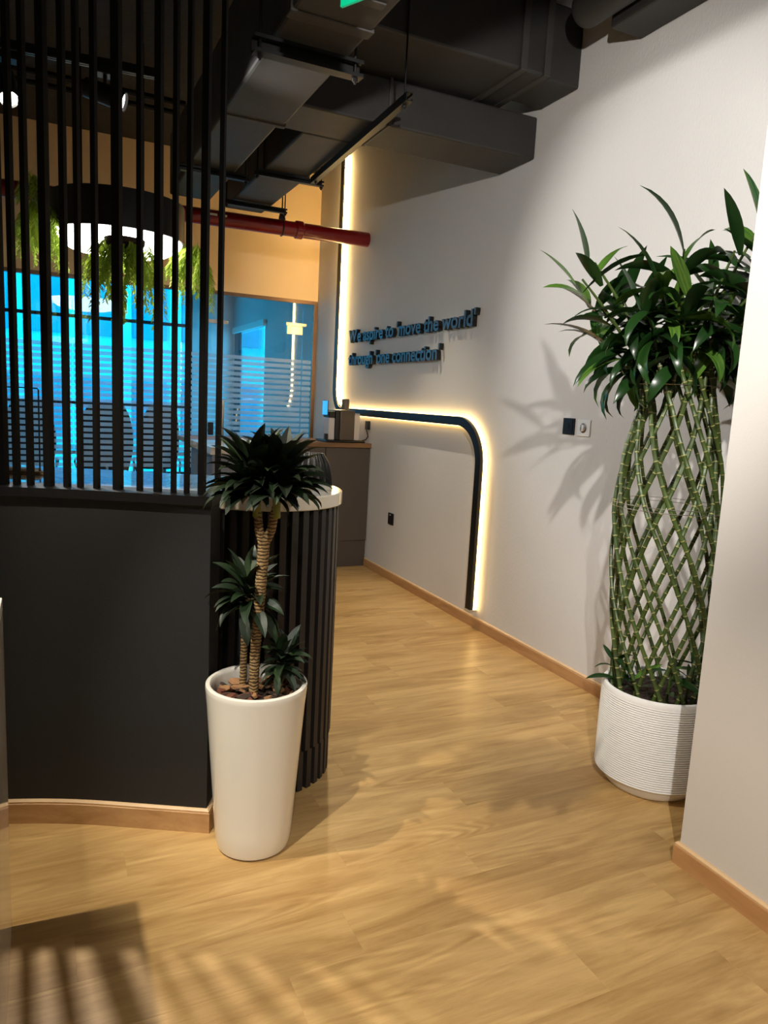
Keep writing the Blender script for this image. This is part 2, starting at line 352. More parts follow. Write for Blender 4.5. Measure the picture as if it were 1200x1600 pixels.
# ------------------------------------------------------------------ structure
fl = thing('floor', 'oak plank floor running across the reception', 'floor', (0, 0, 0), kind='structure')
PW, PL = .18, 1.22
pm = {}
row = 0; y = YN
y0 = 1.965-PW*math.ceil((1.965-YN)/PW)
while y0 < YB:
    ya, yb = max(y0, YN), min(y0+PW, YB-.03)
    x = XL-PL*random.random()
    if abs(y0-(1.965-PW)) < .01: x = 1.272-PL*4
    if abs(y0-1.965) < .01: x = .87-PL*3
    while x < XW:
        xmax = XW-.002
        xa, xb = max(x, XL), min(x+PL, xmax)
        if xb-xa > .05 and yb-ya > .02:
            k = (round(xb-xa, 4), round(yb-ya, 4))
            if k not in pm:
                g = .0
                b = bmesh.new()
                bv = [b.verts.new(p) for p in ((g,g,-.01),(k[0]-g,g,-.01),(k[0]-g,k[1]-g,-.01),(g,k[1]-g,-.01))]
                c = .0004
                tv = [b.verts.new(p) for p in ((g+c,g+c,0),(k[0]-g-c,g+c,0),(k[0]-g-c,k[1]-g-c,0),(g+c,k[1]-g-c,0))]
                mv = [b.verts.new(p) for p in ((g,g,-.0004),(k[0]-g,g,-.0004),(k[0]-g,k[1]-g,-.0004),(g,k[1]-g,-.0004))]
                b.faces.new(tv)
                for i in range(4):
                    j = (i+1) % 4; b.faces.new((bv[i], bv[j], mv[j], mv[i])); b.faces.new((mv[i], mv[j], tv[j], tv[i]))
                me = bpy.data.meshes.new('plank'); b.to_mesh(me); b.free(); me.materials.append(m_floor); pm[k] = me
            put(pm[k], 'plank', fl, Matrix.Translation((xa, ya, 0)))
        x += PL
    y0 += PW; row += 1
build(box((XL, YN, -.06), (XW, YB-.03, -.0105)), 'subfloor', m_soil, fl)
struct(box((XL-.1, YN-.1, ZC), (XW+.1, YB+.1, ZC+.1)), 'ceiling', m_ceil, label='black painted open ceiling slab above the ducts', cat='ceiling')
struct(box((XW, YF+.02, 0), (XW+.12, YB+.1, ZC)), 'wall_right', m_wall, label='off white papered wall with lettering and light strip', cat='wall')
struct(MB().box((XF, YN, 0), (XW+.12, YF, ZC)), 'wall_corner', m_wall2, label='white wall end in the right foreground', cat='wall')
struct(box((XL-.12, YN-.1, 0), (XL, YB+.1, ZC)), 'wall_left', m_wall2, label='plain white wall on the far left', cat='wall')
struct(box((XL, YN-.12, 0), (XF, YN, ZC)), 'wall_front', m_wall2, label='plain white wall behind the viewer', cat='wall')
struct(box((XL, YB-.03, 2.525), (XW, YB+.1, ZC)), 'wall_back', m_bulk, label='cream painted bulkhead above the glass partition', cat='wall')

def skirting(name, pts, nrm, mats, label, h=.078, t=.014):
    """pts: floor polyline on the wall face, nrm: outward normals"""
    r1, r2 = [], []
    for p, n in zip(pts, nrm):
        p = Vector(p); n = Vector(n)
        r1.append([p+Vector((0,0,.0)), p+n*t+Vector((0,0,.0)), p+n*t+Vector((0,0,h-.014)), p+n*(t*.75)+Vector((0,0,h-.012)), p+Vector((0,0,h-.012))])
        r2.append([p+Vector((0,0,h-.012)), p+n*(t*.75)+Vector((0,0,h-.012)), p+n*(t*.85)+Vector((0,0,h-.006)), p+n*(t*.4)+Vector((0,0,h)), p+Vector((0,0,h))])
    o = build(MB().sweep(r1), name, mats[0]); tag(o, label, 'baseboard', kind='structure')
    build(MB().sweep(r2), 'top_moulding', mats[1], o); return o
skirting('baseboard_right', [(XW, YF+.02, 0), (XW, 5.96, 0)], [(-1,0,0)]*2, (m_base, m_cap), 'oak baseboard along the papered right wall')
o = skirting('baseboard_corner', [(XW-.05, YF, 0), (XF, YF, 0), (XF, YN, 0)], [(0,1,0), (-1,1,0), (-1,0,0)], (m_base, m_cap), 'oak baseboard wrapping the near right wall end')

# curved low divider wall
def vc(u): return -.29*(u+.35)**2 if u < -.35 else 0.0
us = [-1.7+i*(1.7-.35)/24 for i in range(25)]+[-.35+.344*i/4 for i in range(1, 5)]
front = [uv(u, vc(u)+.013) for u in us]; back = [uv(u, vc(u)+.128) for u in us]
struct(MB().prism([(p.x, p.y) for p in front]+[(p.x, p.y) for p in reversed(back)], 0, 1.142), 'wall_divider', m_char, smooth=True,
       label='charcoal painted low curved wall under the slat screen', cat='wall')
fn = []
for i in range(len(us)):
    a, b = front[max(i-1, 0)], front[min(i+1, len(us)-1)]; t = (b-a).normalized(); fn.append(Vector((t.y, -t.x, 0)))
pts = front+[back[-1]]; fn[-1] = (fn[-1]+U); fn.append(U)
skirting('baseboard_divider', pts, fn, (m_baseX, m_cap), 'curved oak baseboard under the charcoal low wall', .085)

# ------------------------------------------------------------------ slat screen on the divider
sc = thing('slat_screen', 'tall black vertical slat screen on the charcoal low wall', 'screen', tuple(uv(-.35, .06, 1.142)))
rp = [uv(u, vc(u)-.002) for u in us]+[uv(.002, -.002)]; rb = [uv(u, vc(u)+.133) for u in us]+[uv(.002, .133)]
build(MB().prism([(p.x, p.y) for p in rp]+[(p.x, p.y) for p in reversed(rb)], 1.1425, 1.172), 'bottom_rail', m_black, sc, True)
rp = [uv(u, vc(u)+.02) for u in us]+[uv(.02, .02)]; rb = [uv(u, vc(u)+.11) for u in us]+[uv(.02, .11)]
build(MB().prism([(p.x, p.y) for p in rp]+[(p.x, p.y) for p in reversed(rb)], 3.74, 3.799), 'top_rail', m_black, sc, True)
SL = [(-.709,.025),(-.669,.022),(-.626,.021),(-.573,.031),(-.511,.023),(-.466,.019),(-.413,.021),(-.348,.034),(-.268,.02),(-.211,.026),(-.154,.018),(-.11,.018),(-.064,.027),(-.008,.019)]
SL = [(a+.5*b, b) for a, b in SL]
x = -.76
while x > -1.65: SL.append((x, random.choice((.02, .02, .03)))); x -= random.choice((.045, .055, .065))
for c, ww in SL:
    fwd = ww*.74; dep = .022 if ww < .024 else .03
    vv = vc(c)+.06
    T = Matrix.Translation(uv(c, vv)) @ Matrix.Rotation(A0, 4, 'Z')
    build(MB().box((-fwd/2, -dep/2, 1.1725), (fwd/2, dep/2, 3.739), T=T), 'slat', m_slat, sc)

# ------------------------------------------------------------------ reception desk with rounded end
desk = thing('reception_desk', 'curved reception desk with marble top and dark fluted front', 'desk', tuple(uv(.065, .51)))
def desk_poly(r, left=-1.5, seg=28):
    c = (.065, .51); P = [(left, c[1]-r)]+[(c[0]+r*math.cos(-math.pi/2+math.pi*i/seg), c[1]+r*math.sin(-math.pi/2+math.pi*i/seg)) for i in range(seg+1)]+[(left, c[1]+r)]
    return [tuple(uv(*p).xy) for p in P]
build(MB().prism(desk_poly(.302), 1.10, 1.15), 'countertop', m_stone, desk, True, .004)
build(MB().prism(desk_poly(.262), .0, 1.0995), 'desk_body', m_core, desk, True)
def flutes(r, z0, z1, shift, name):
    c = (.065, .51); arc = math.pi*r; pitch = .0445; s = -.36+shift
    while s < arc+.1:
        if s < 0: p = uv(c[0]+s, c[1]-r); a = A0-math.pi/2
        elif s <= arc: th = -math.pi/2+s/r; p = uv(c[0]+r*math.cos(th), c[1]+r*math.sin(th)); a = A0+th
        else: p = uv(c[0]-(s-arc), c[1]+r); a = A0+math.pi/2
        T = Matrix.Translation(p) @ Matrix.Rotation(a, 4, 'Z')
        build(MB().box((-.03, -.012, z0), (0, .012, z1), T=T), name, m_flute, desk)
        s += pitch
flutes(.292, .162, 1.0995, 0, 'flute'); flutes(.287, .0, .160, .012, 'plinth_flute')

# little sign stand on the desk
st = thing('sign_stand', 'wooden card stand with thin black wire frame on the desk', 'stand', tuple(uv(-.86, .52, 1.1505)))
T = Matrix.Translation(uv(-.88, .52, 1.1505)) @ Matrix.Rotation(A0, 4, 'Z')
build(MB().box((-.10, -.035, 0), (.06, .035, .012), T=T), 'base', m_wtop, st, bevel=.003)
build(MB().box((-.10, -.03, .0125), (.035, .02, .022), T=T), 'card_stack', m_offw, st)
P = [T @ Vector(p) for p in ((-.09, .0, .0), (-.09, 0, .33), (-.085, 0, .336), (.035, 0, .336), (.04, 0, .33), (.04, 0, .0))]
build(MB().tube(P, .003, 6), 'wire_frame', m_blackp, st)

# marble block at the left edge
bk = thing('marble_counter', 'polished grey marble counter block with white top at the left edge', 'counter', (-.5, 1.7, 0))
build(box((-1.1, .9, 0), (-.105, 2.058, .925)), 'body', m_block, bk, bevel=.003)
build(box((-1.1, .9, .9255), (-.105, 2.058, .95)), 'top', m_blockt, bk, bevel=.003)

# ------------------------------------------------------------------ light strip on the right wall
def led_path():
    P = [(6.78, 3.79)]
    r = .22
    P += [(6.78, 1.62)]
    cy, cz = 6.78-r, 1.62
    for i in range(1, 13):
        a = math.pi/2*i/12; P.append((6.78-r+r*math.cos(a), cz-r*math.sin(a)))
    z = cz-r; r2 = .29
    P.append((4.072+r2, z))
    for i in range(1, 15):
        a = math.pi/2*i/14; P.append((4.072+r2-r2*math.sin(a), z-r2+r2*math.cos(a)))
    P.append((4.072, .13)); return P
LP = led_path()
def led_sweep(n0, n1, d0, d1, i0=0, i1=999):
    st = []
    for i, (y, z) in enumerate(LP):
        if i < i0 or i > i1: continue
        a = Vector(LP[max(i-1, 0)]); b = Vector(LP[min(i+1, len(LP)-1)]); t = (b-a).normalized()
        n = Vector((t.y, -t.x))           # travel -z -> side -y ; travel -y -> side +z
        def q(nn, dd): return (XW-dd, y+n.x*nn, z+n.y*nn)
        st.append([q(n0, d0), q(n1, d0), q(n1, d1), q(n0, d1)])
    return MB().sweep(st)
ls = thing('wall_light_strip', 'bent black light strip glowing warm along the papered wall', 'light strip', (XW, 4.072, .13))
build(led_sweep(-.031, .031, .012, .058), 'channel', m_black, ls)
build(led_sweep(.0312, .037, .006, .042, 0, 9), 'diffuser', m_led, ls)
build(led_sweep(.0312, .036, .006, .032, 9), 'lower_diffuser', m_led1, ls)
build(led_sweep(-.036, -.0312, .006, .03, 0, 9), 'back_diffuser', m_led3, ls)
build(led_sweep(-.036, -.0312, .006, .022, 9), 'inner_diffuser', m_led2, ls)
build(led_sweep(-.012, .012, .0005, .0115), 'mounting_bar', m_black, ls)

# ------------------------------------------------------------------ lettering
def letters(text, y_start, width, zbase, cap, root):
    cu = bpy.data.curves.new('letters', 'FONT'); cu.size = 1; 
    dg = bpy.context.evaluated_depsgraph_get
    to = bpy.data.objects.new('measure', cu); COL.objects.link(to)
    def wid(t):
        cu.body = t+'|'; bpy.context.view_layer.update(); return to.dimensions.x
    w0 = wid(''); full = wid(text)-w0
    pos = [wid(text[:i])-w0 for i in range(len(text))]
    cu.body = 'H'; bpy.context.view_layer.update(); hcap = to.dimensions.y
    bpy.data.objects.remove(to)
    sx = width/full; sz = cap/hcap
    for ch, px in zip(text, pos):
        if ch == ' ': continue
        c2 = bpy.data.curves.new('letter', 'FONT'); c2.body = ch; c2.size = 1; c2.extrude = .5; c2.offset = .022; c2.resolution_u = 4
        t2 = bpy.data.objects.new('letter', c2); COL.objects.link(t2); bpy.context.view_layer.update()
        me = bpy.data.meshes.new_from_object(t2.evaluated_get(bpy.context.evaluated_depsgraph_get()))
        bpy.data.objects.remove(t2); bpy.data.curves.remove(c2)
        me.materials.clear(); me.materials.append(m_letter); me.materials.append(m_lside)
        for p in me.polygons: p.material_index = 0 if p.normal.z > .5 else 1
        o = bpy.data.objects.new('letter', me); COL.objects.link(o); o.parent = root
        # local x -> -Y, local y -> Z, local z -> -X
        B = Matrix(((0, 0, -.036, 0), (-sx, 0, 0, 0), (0, sz, 0, 0), (0, 0, 0, 1)))
        me.transform(Matrix.Translation((XW-.0195, y_start-px*sx, zbase)-WL[root]) @ B) if False else me.transform(Matrix.Translation(Vector((XW-.0195, y_start-px*sx, zbase))-WL[root]) @ B)
        if B.determinant() < 0: me.flip_normals()
    bpy.data.curves.remove(cu)
lt = thing('wall_lettering', "raised blue grey letters reading We aspire to 'move the world'", 'lettering', (XW, 5.4, 2.042))
letters("We aspire to 'move the world'", 6.49, 2.24, 2.045, .107, lt)
lt = thing('wall_lettering', "raised blue grey letters reading through 'one connection'", 'lettering', (XW, 5.6, 1.833))
letters("through 'one connection'", 6.48, 1.76, 1.835, .107, lt)

# ------------------------------------------------------------------ switches and sockets
def plate(name, label, y0, y1, z0, z1, m, kind):
    o = thing(name, label, 'switch' if kind != 'socket' else 'socket', (XW, (y0+y1)/2, z0))
    build(box((XW-.009, y0, z0), (XW-.0002, y1, z1)), 'plate', m, o, bevel=.003)
    yc, zc = (y0+y1)/2, (z0+z1)/2
    if kind == 'dimmer':
        Tk = Matrix.Translation((XW-.009, yc, zc)) @ frame_from((-1, 0, 0))
        build(MB().lathe([(.027, .0005), (.027, .002), (.024, .003), (0.024, .0005)], None, 24, T=Tk), 'dial_ring', m_steel, o, True)
        build(MB().lathe([(.02, .0005), (.019, .016), (.016, .018), (0, .018)], None, 24, T=Tk), 'knob', m_white, o, True)
        build(box((XW-.0285, yc-.003, zc-.016), (XW-.0275, yc+.003, zc+.016)), 'pointer', m_steel, o)
    elif kind == 'switch':
        build(box((XW-.0125, y0+.012, z0+.012), (XW-.0092, y1-.012, z1-.012)), 'rocker', m_blackp, o, bevel=.002)
        build(box((XW-.0155, yc-.012, zc-.016), (XW-.0127, yc+.012, zc+.016)), 'sensor', m_blackp, o, bevel=.002)
    else:
        build(box((XW-.012, y0+.01, z0+.01), (XW-.0092, y1-.01, z1-.01)), 'insert', m_blackp, o, bevel=.002)
        build(box((XW-.0135, yc-.012, z1-.02), (XW-.0123, yc+.012, z1-.012)), 'label', m_offw, o)
plate('wall_switch', 'square black wall switch beside the white dimmer', 3.195, 3.292, 1.376, 1.467, m_blackp, 'switch')
plate('wall_dimmer', 'square white wall dimmer with round knob', 3.065, 3.168, 1.373, 1.464, m_white, 'dimmer')
plate('wall_socket', 'square black power socket low on the papered wall', 5.40, 5.50, .475, .575, m_blackp, 'socket')

# ------------------------------------------------------------------ coffee counter, cabinets, machine
YC = 5.95
for (xa, xb, lab) in ((2.24, 2.664, 'taupe cabinet unit beside the papered wall'), (1.52, 2.238, 'wider taupe cabinet unit behind the office chair')):
    c = thing('cabinet', lab, 'cabinet', ((xa+xb)/2, YC+.3, 0), 'taupe cabinets of the coffee bar')
    build(box((xa, YC+.019, .2405), (xb, YC+.58, 1.089)), 'body', m_cab, c)
    build(box((xa+.002, YC, .245), (xb-.002, YC+.018, 1.085)), 'door', m_cab, c, bevel=.0015)
    build(box((xa, YC+.02, 0), (xb, YC+.56, .24)), 'plinth', m_cab, c)
wt = build(box((1.06, YC-.02, 1.09), (2.6675, YC+.60, 1.13)), 'worktop', m_wtop, None, bevel=.002, origin=(2, 6.2, 1.09))
tag(wt, 'wooden worktop carrying the coffee machine', 'worktop')
c = thing('cabinet', 'slate grey side cabinet with white top seen between slats', 'cabinet', (1.28, 5.2, 0))
build(box((1.075, 5.12, 0), (1.43, YC-.03, 1.075)), 'body', m_cabg, c)
build(box((1.06, 5.1, 1.0755), (1.44, YC-.022, 1.13)), 'cabinet_top', m_stone, c, bevel=.002)
build(box((1.072, 5.13, .1), (1.0745, 5.5, 1.06)), 'side_panel', m_cabg, c)

cm = thing('coffee_machine', 'bronze brown bean to cup coffee machine with white tanks', 'coffee machine', (2.45, 6.06, 1.131))
Z0 = 1.1305
build(MB().prism([(2.25,5.97),(2.62,5.97),(2.62,6.26),(2.25,6.26)], Z0, Z0+.018), 'drip_base', m_blackp, cm, bevel=.006)
build(box((2.375, 5.975, Z0+.0185), (2.515, 6.25, Z0+.285)), 'body', m_esp, cm, bevel=.01)
build(box((2.335, 5.985, Z0+.0185), (2.374, 6.24, Z0+.285)), 'front_panel', m_blackp, cm, bevel=.006)
build(box((2.275, 6.0, Z0+.019), (2.334, 6.13, Z0+.215)), 'milk_tank', m_smoke, cm, bevel=.008)
build(box((2.275, 5.995, Z0+.2155), (2.334, 6.15, Z0+.272)), 'spout_block', m_blackp, cm, bevel=.008)
build(box((2.5155, 6.0, Z0+.02), (2.575, 6.22, Z0+.262)), 'water_tank', m_smoke, cm, bevel=.008)
build(box((2.242, 5.985, Z0+.02), (2.266, 6.02, Z0+.075)), 'cup_rest', m_blackp, cm, bevel=.003)
d = build(box((2.215, 5.99, Z0+.235), (2.262, 6.005, Z0+.365)), 'display_arm', m_blackp, cm, bevel=.003)
build(box((2.208, 5.9875, Z0+.24), (2.254, 5.9898, Z0+.36)), 'display', m_screen, d, label='blue lit display')
build(MB().tube([(2.255, 6.0, Z0+.245), (2.275, 6.03, Z0+.24), (2.29, 6.05, Z0+.235)], .008, 8), 'display_bracket', m_blackp, d)
mg = thing('mug', 'grey brown stoneware mug upside down on the coffee machine', 'mug', (2.455, 6.07, Z0+.286))
build(MB().lathe([(.03, .001), (.036, .0015), (.036, .012), (.034, .09), (.03, .098), (0, .099)], (2.455, 6.07, Z0+.286), 28), 'cup', m_mug, mg, True)
build(MB().tube([Vector((2.421-.026*math.sin(a), 6.07, Z0+.286+.05+.026*math.cos(a))) for a in [math.pi*i/10 for i in range(11)]], .005, 8), 'handle', m_mug, mg, True)
pl = thing('power_plug', 'black plug and cable on the wall behind the coffee machine', 'plug', (XW, 6.0, Z0+.15))
build(box((XW-.035, 5.975, Z0+.12), (XW-.001, 6.025, Z0+.2)), 'plug', m_blackp, pl, bevel=.006)
build(MB().tube([(XW-.03, 6.0, Z0+.125), (XW-.022, 5.985, Z0+.09), (XW-.018, 5.98, Z0+.06), (XW-.03, 6.0, Z0+.03), (XW-.06, 6.05, Z0+.012), (XW-.09, 6.1, Z0+.03)], .0045, 8), 'cable', m_blackp, pl, True)

# ------------------------------------------------------------------ chairs
def office_chair(name, label, loc, rz, back_z, back_h, bw, mfab, group=None, ribs=9, sz=.46):
    root = thing(name, label, 'chair', loc, group); L0 = Vector(loc); T = Matrix.Translation(L0) @ Matrix.Rotation(rz, 4, 'Z')
    # faces -y local ; backrest behind (+y)
    def q(x, y, z): return T @ Vector((x, y, z))
    # backrest: curved shell with horizontal padded ribs
    rows, NC = 24, ribs*4; st = []
    for i in range(rows+1):
        t = i/rows; z = back_z+back_h*t; ww = bw*(.86+.22*math.sin(math.pi*min(1, t*1.15)))*(1-.25*max(0, t-.86)/.14)
        y = .19+.10*t*t-.05*math.sin(math.pi*t); ring = []
        dip = .006 if abs(t-.5) < .03 else 0
        for j in range(NC+1):
            x = -1+2*j/NC; pf = .007*abs(math.sin(math.pi*(x+1)/2*ribs))-dip; ring.append(q(x*ww/2, y-.028-pf-.05*x*x, z))
        for j in range(NC+1):
            x = 1-2*j/NC; pf = .007*abs(math.sin(math.pi*(x+1)/2*ribs))-dip; ring.append(q(x*ww/2, y+.012+pf-.05*x*x, z))
        st.append(ring)
    build(MB().sweep(st), 'backrest', mfab, root, True)
    build(MB().prism([(-bw*.48,-.22),(bw*.48,-.22),(bw*.5,.05),(bw*.42,.24),(-bw*.42,.24),(-bw*.5,.05)], sz-.04, sz+.03, T=T), 'seat', mfab, root, bevel=.02)
    build(MB().tube([q(0,.16,sz-.03), q(0,.235,sz-.02), q(0,.25,back_z-.02 if back_z > sz+.1 else sz+.1), q(0,.21,back_z+.08)], .018, 10), 'back_bar', m_chrome, root, True)
    for s in (-1, 1):
        x = s*bw*.54
        build(MB().tube([q(x*.8,.12,sz-.02), q(x,.14,sz+.02), q(x,.17,sz+.19), q(x,.13,sz+.235), q(x,-.12,sz+.225), q(x,-.16,sz+.18), q(x*.8,-.1,sz-.02)], .011, 8), 'armrest', m_chrome, root, True)
    build(MB().lathe([(.03, .1), (.03, .3), (.018, .3), (.018, sz-.0405)], L0, 16), 'gas_lift', m_chrome, root, True)
    for k in range(5):
        a = rz+R(39)+k*2*math.pi/5; e = L0+Vector((math.cos(a)*.25, math.sin(a)*.25, .075)); 
        build(MB().tube([L0+Vector((0, 0, .12)), e], [.022, .014], 8), 'base_leg', m_chrome, root, True)
        build(MB().tube([e+Vector((-.02*math.sin(a), .02*math.cos(a), -.045)), e-Vector((-.02*math.sin(a), .02*math.cos(a), .045))], .029, 12), 'caster', m_blackp, root, True)
    return root
office_chair('office_chair', 'black ribbed leather office chair behind the reception desk', (1.585, 4.70, 0), R(-28), .72, .40, .40, m_leather)
for (x, y, a, lab, bw) in ((-.13, 8.95, 176, 'dark high back chair behind glass, leftmost of three', .49), (.63, 8.9, 183, 'dark high back chair behind glass, middle of three', .56), (1.24, 9.1, 186, 'dark high back chair behind glass, rightmost of three', .44)):
    office_chair('meeting_chair', lab, (x, y, 0), R(a), .58, .74, bw, m_mesh, 'meeting room chairs', 3)

# ------------------------------------------------------------------ glass partition and door
gp = thing('glass_partition', 'clear glass partition with frosted stripes behind the slat screen', 'partition', (.0, YB, 0))
build(box((XL, YB-.028, 2.49), (XW-.001, YB+.03, 2.5245)), 'top_channel', m_bronze, gp)
build(box((XL, YB-.02, .0), (1.495, YB+.02, .03)), 'bottom_channel', m_bronze, gp)
build(box((2.628, YB-.03, .0), (XW-.001, YB+.03, 2.4895)), 'jamb', m_bronze, gp)
NB, Z1, PT, FH = 21, 1.905, .0563, .036
def pane(name, xa, xb, za, zb, parent, bands=True):
    g = build(box((xa, YB-.005, za), (xb, YB+.005, zb)), name, m_glass, parent)
    if bands:
        for i in range(NB):
            zt = Z1-i*PT; build(box((xa+.004, YB-.0075, zt-FH), (xb-.004, YB-.006, zt)), 'frosted_band', m_frost, g)
    return g
pane('glass_panel', XL+.002, .258, .0305, 2.4895, gp); pane('glass_panel', .262, 1.505, .0305, 2.4895, gp)
pane('transom_pane', 1.509, 2.518, 2.252, 2.4895, gp, False); pane('side_pane', 2.522, 2.627, .001, 2.4895, gp)
dr = thing('door_1', 'frameless glass door with steel fittings and frosted stripes', 'door', (2.0, YB, 0), kind='structure')
pane('door_glass', 1.512, 2.517, .012, 2.245, dr)
for (a, b, c, d) in ((1.50, 2.205, 1.72, 2.245), (2.33, 2.165, 2.516, 2.2515)):
    build(box((a+.012, YB-.016, b), (c, YB+.016, d)), 'patch_fitting', m_steel, dr, bevel=.002)
build(box((1.44, YB-.016, 2.19), (1.504, YB+.016, 2.30)), 'patch_plate', m_steel, dr, bevel=.002)
build(box((2.33, YB-.018, 2.253), (2.56, YB+.018, 2.285)), 'patch_plate', m_steel, dr, bevel=.002)
h = build(MB().tube([(1.665, YB-.06, 1.03), (1.665, YB-.06, 1.44)], .017, 14), 'handle', m_steel, dr, True)
for z in (1.1, 1.37): build(MB().tube([(1.665, YB-.045, z), (1.665, YB-.004, z)], .01, 10), 'standoff', m_steel, h, True)
build(box((1.53, YB-.02, 1.08), (1.585, YB+.02, 1.21)), 'lock', m_blackp, dr, bevel=.003)

# ------------------------------------------------------------------ meeting room behind the glass
YM = 11.3
struct(box((XL, YB-.029, -.06), (XW, YM+.1, -.001)), 'floor_back', m_carpet, label='grey carpet of the room behind the glass', cat='floor')
struct(box((XL, YB+.101, 3.05), (XW+.1, YM+.1, 3.15)), 'ceiling_back', m_grey, label='pale ceiling of the room behind the glass', cat='ceiling')
struct(box((XL-.12, YB+.101, 0), (XL, YM+.1, 3.05)), 'wall_back_left', m_grey, label='left wall of the room behind the glass', cat='wall')
wb = MB().box((XW, YB+.101, 0), (XW+.12, 9.5, 3.05)).box((XW, 9.5, 0), (XW+.12, YM+.1, .5)).box((XW, 9.5, 2.45), (XW+.12, YM+.1, 3.05)).box((XW, 11.2, .5), (XW+.12, YM+.1, 2.45))
struct(wb, 'wall_back_right', m_grey, label='grey right wall of the room behind the glass door', cat='wall')
wf = MB().box((2.05, YM, 0), (XW, YM+.1, 3.05)).box((XL, YM, 0), (2.05, YM+.1, .25))
struct(wf, 'wall_back_far', m_grey, label='grey end wall beside the blue window', cat='wall')
w1 = thing('window_1', 'wide blue tinted window behind the meeting room chairs', 'window', (0, YM, .25), kind='structure')
for z in (.27, 1.285, 2.49, 3.03): build(box((XL, YM+.01, z-.028), (2.05, YM+.09, z+.018)), 'transom_bar', m_frame, w1)
mx = [XL+.02, -1.3, -.2, .95, 2.03]
for x in mx: build(box((x-.02, YM+.012, .29), (x+.02, YM+.088, 3.0)), 'mullion', m_frame, w1)
for i in range(4):
    for za, zb in ((.29, 1.256), (1.304, 2.461), (2.509, 3.0)):
        build(box((mx[i]+.021, YM+.045, za), (mx[i+1]-.021, YM+.053, zb)), 'pane', m_film, w1)
w2 = thing('window_2', 'tall blue window on the right wall behind the glass door', 'window', (XW+.05, 10.3, .5), kind='structure')
build(box((XW-.045, 9.47, 2.42), (XW-.002, 11.2, 2.5)), 'blind_cassette', m_white, w2)
build(box((XW+.04, 9.53, .53), (XW+.05, 11.17, 2.44)), 'pane', m_film, w2)
build(box((XW+.0, 9.5, .5), (XW+.1, 9.53, 2.45)), 'side_frame', m_white, w2)
build(box((XW+.0, 11.17, .5), (XW+.1, 11.2, 2.45)), 'side_frame', m_frame, w2)
tb = thing('meeting_table', 'long white meeting table behind the dark high back chairs', 'table', (.4, 10, 0))
build(box((-1.2, 9.45, .70), (1.7, 10.55, .74)), 'tabletop', m_table, tb, bevel=.004)
for x in (-.9, 1.4): build(box((x-.04, 9.7, 0), (x+.04, 10.3, .6995)), 'leg', m_steel, tb)

# building across the street
fb = thing('office_building', 'pale office building seen through the blue window', 'building', (4, 26, -4))
build(box((-14, 26, -4), (22, 34, 16)), 'wall', m_fac, fb)
for i in range(22):
    x = -13.5+i*1.6; build(box((x-.16, 25.6, -4), (x+.16, 25.995, 16)), 'fin', m_fac2, fb)
for k in range(5):
    z = -3.4+k*3.3
    for i in range(21):
        x = -13.5+i*1.6
        if -8 < x < 13 and 0 <= k <= 4:
            build(box((x+.26, 25.9, z), (x+1.34, 25.996, z+1.9)), 'window', m_facw, fb)
sb = thing('side_building', 'pale block seen through the side window', 'building', (16, 12, -4))
build(box((14, 4, -4), (20, 22, 14)), 'wall', m_fac2, sb)
for k in range(4): build(box((13.9, 4, -3+k*3.2), (13.999, 22, -1.6+k*3.2)), 'window_band', m_facw, sb)
struct(box((-40, 11.5, -4.2), (40, 60, -4.001)), 'ground', m_ground, label='paved street level outside the windows', cat='ground')

# ------------------------------------------------------------------ ceiling services
def duct(name, label, boxes, seams=(), bevel=.012):
    a = Vector([sum(b[0][i]+b[1][i] for b in boxes)/2/len(boxes) for i in range(3)])
    o = thing(name, label, 'duct', tuple(a), 'black ducts under the ceiling')
    for b in boxes: build(box(*b), 'duct_section', m_duct, o, bevel=bevel)
    for b in seams: build(box(*b), 'seam', m_seam, o, bevel=.004)
    return o
duct('air_duct', 'long black rectangular duct above the slat screen end', [((.786, .8, 2.80), (1.085, 2.60, 3.22)), ((.786, 2.601, 2.80), (1.085, 3.63, 3.22)), ((.80, 3.631, 2.815), (1.07, 5.3, 3.2))],
     [((.78, 2.57, 2.794), (1.091, 2.63, 3.225)), ((.78, 3.615, 2.794), (1.091, 3.65, 3.225)), ((.84, 2.38, 2.793), (1.05, 2.42, 2.80))])
duct('air_duct', 'black duct branch meeting the papered wall, turning to the back', [((1.086, 3.77, 2.97), (XW-.001, 4.13, 3.205)), ((1.34, 4.131, 2.97), (1.645, 6.05, 3.2))],
     [((1.33, 4.9, 2.966), (1.655, 4.93, 3.205)), ((1.7, 3.765, 2.966), (1.72, 4.135, 3.21))])
duct('air_duct', 'higher black duct running into the papered wall', [((1.2, 3.38, 3.235), (2.42, 3.95, 3.6)), ((2.421, 3.41, 3.235), (XW-.001, 3.74, 3.62))],
     [((2.25, 3.36, 3.225), (2.29, 3.96, 3.61)), ((2.40, 3.365, 3.23), (2.44, 3.955, 3.61))])
duct('air_duct', 'black soffit duct hugging the wall at the top right', [((2.47, 1.6, 3.307), (XW-.001, 2.965, 3.62))])
duct('air_duct', 'black flat duct at the top edge left of the round one', [((1.2, 2.3, 3.46), (2.18, 2.98, 3.7))])
rd = thing('round_duct', 'black round duct with a closed end near the papered wall', 'duct', (2.38, 2.6, 3.4))
Tr = Matrix.Translation((2.378, 1.62, 3.40)) @ frame_from((0, 1, 0))
build(MB().lathe([(.085, 0), (.085, 1.40), (.078, 1.43), (.06, 1.448), (0, 1.452)], None, 28, T=Tr), 'pipe', m_duct, rd, True)
build(MB().lathe([(.09, .9), (.09, .94)], None, 28, T=Tr), 'collar', m_seam, rd, True)
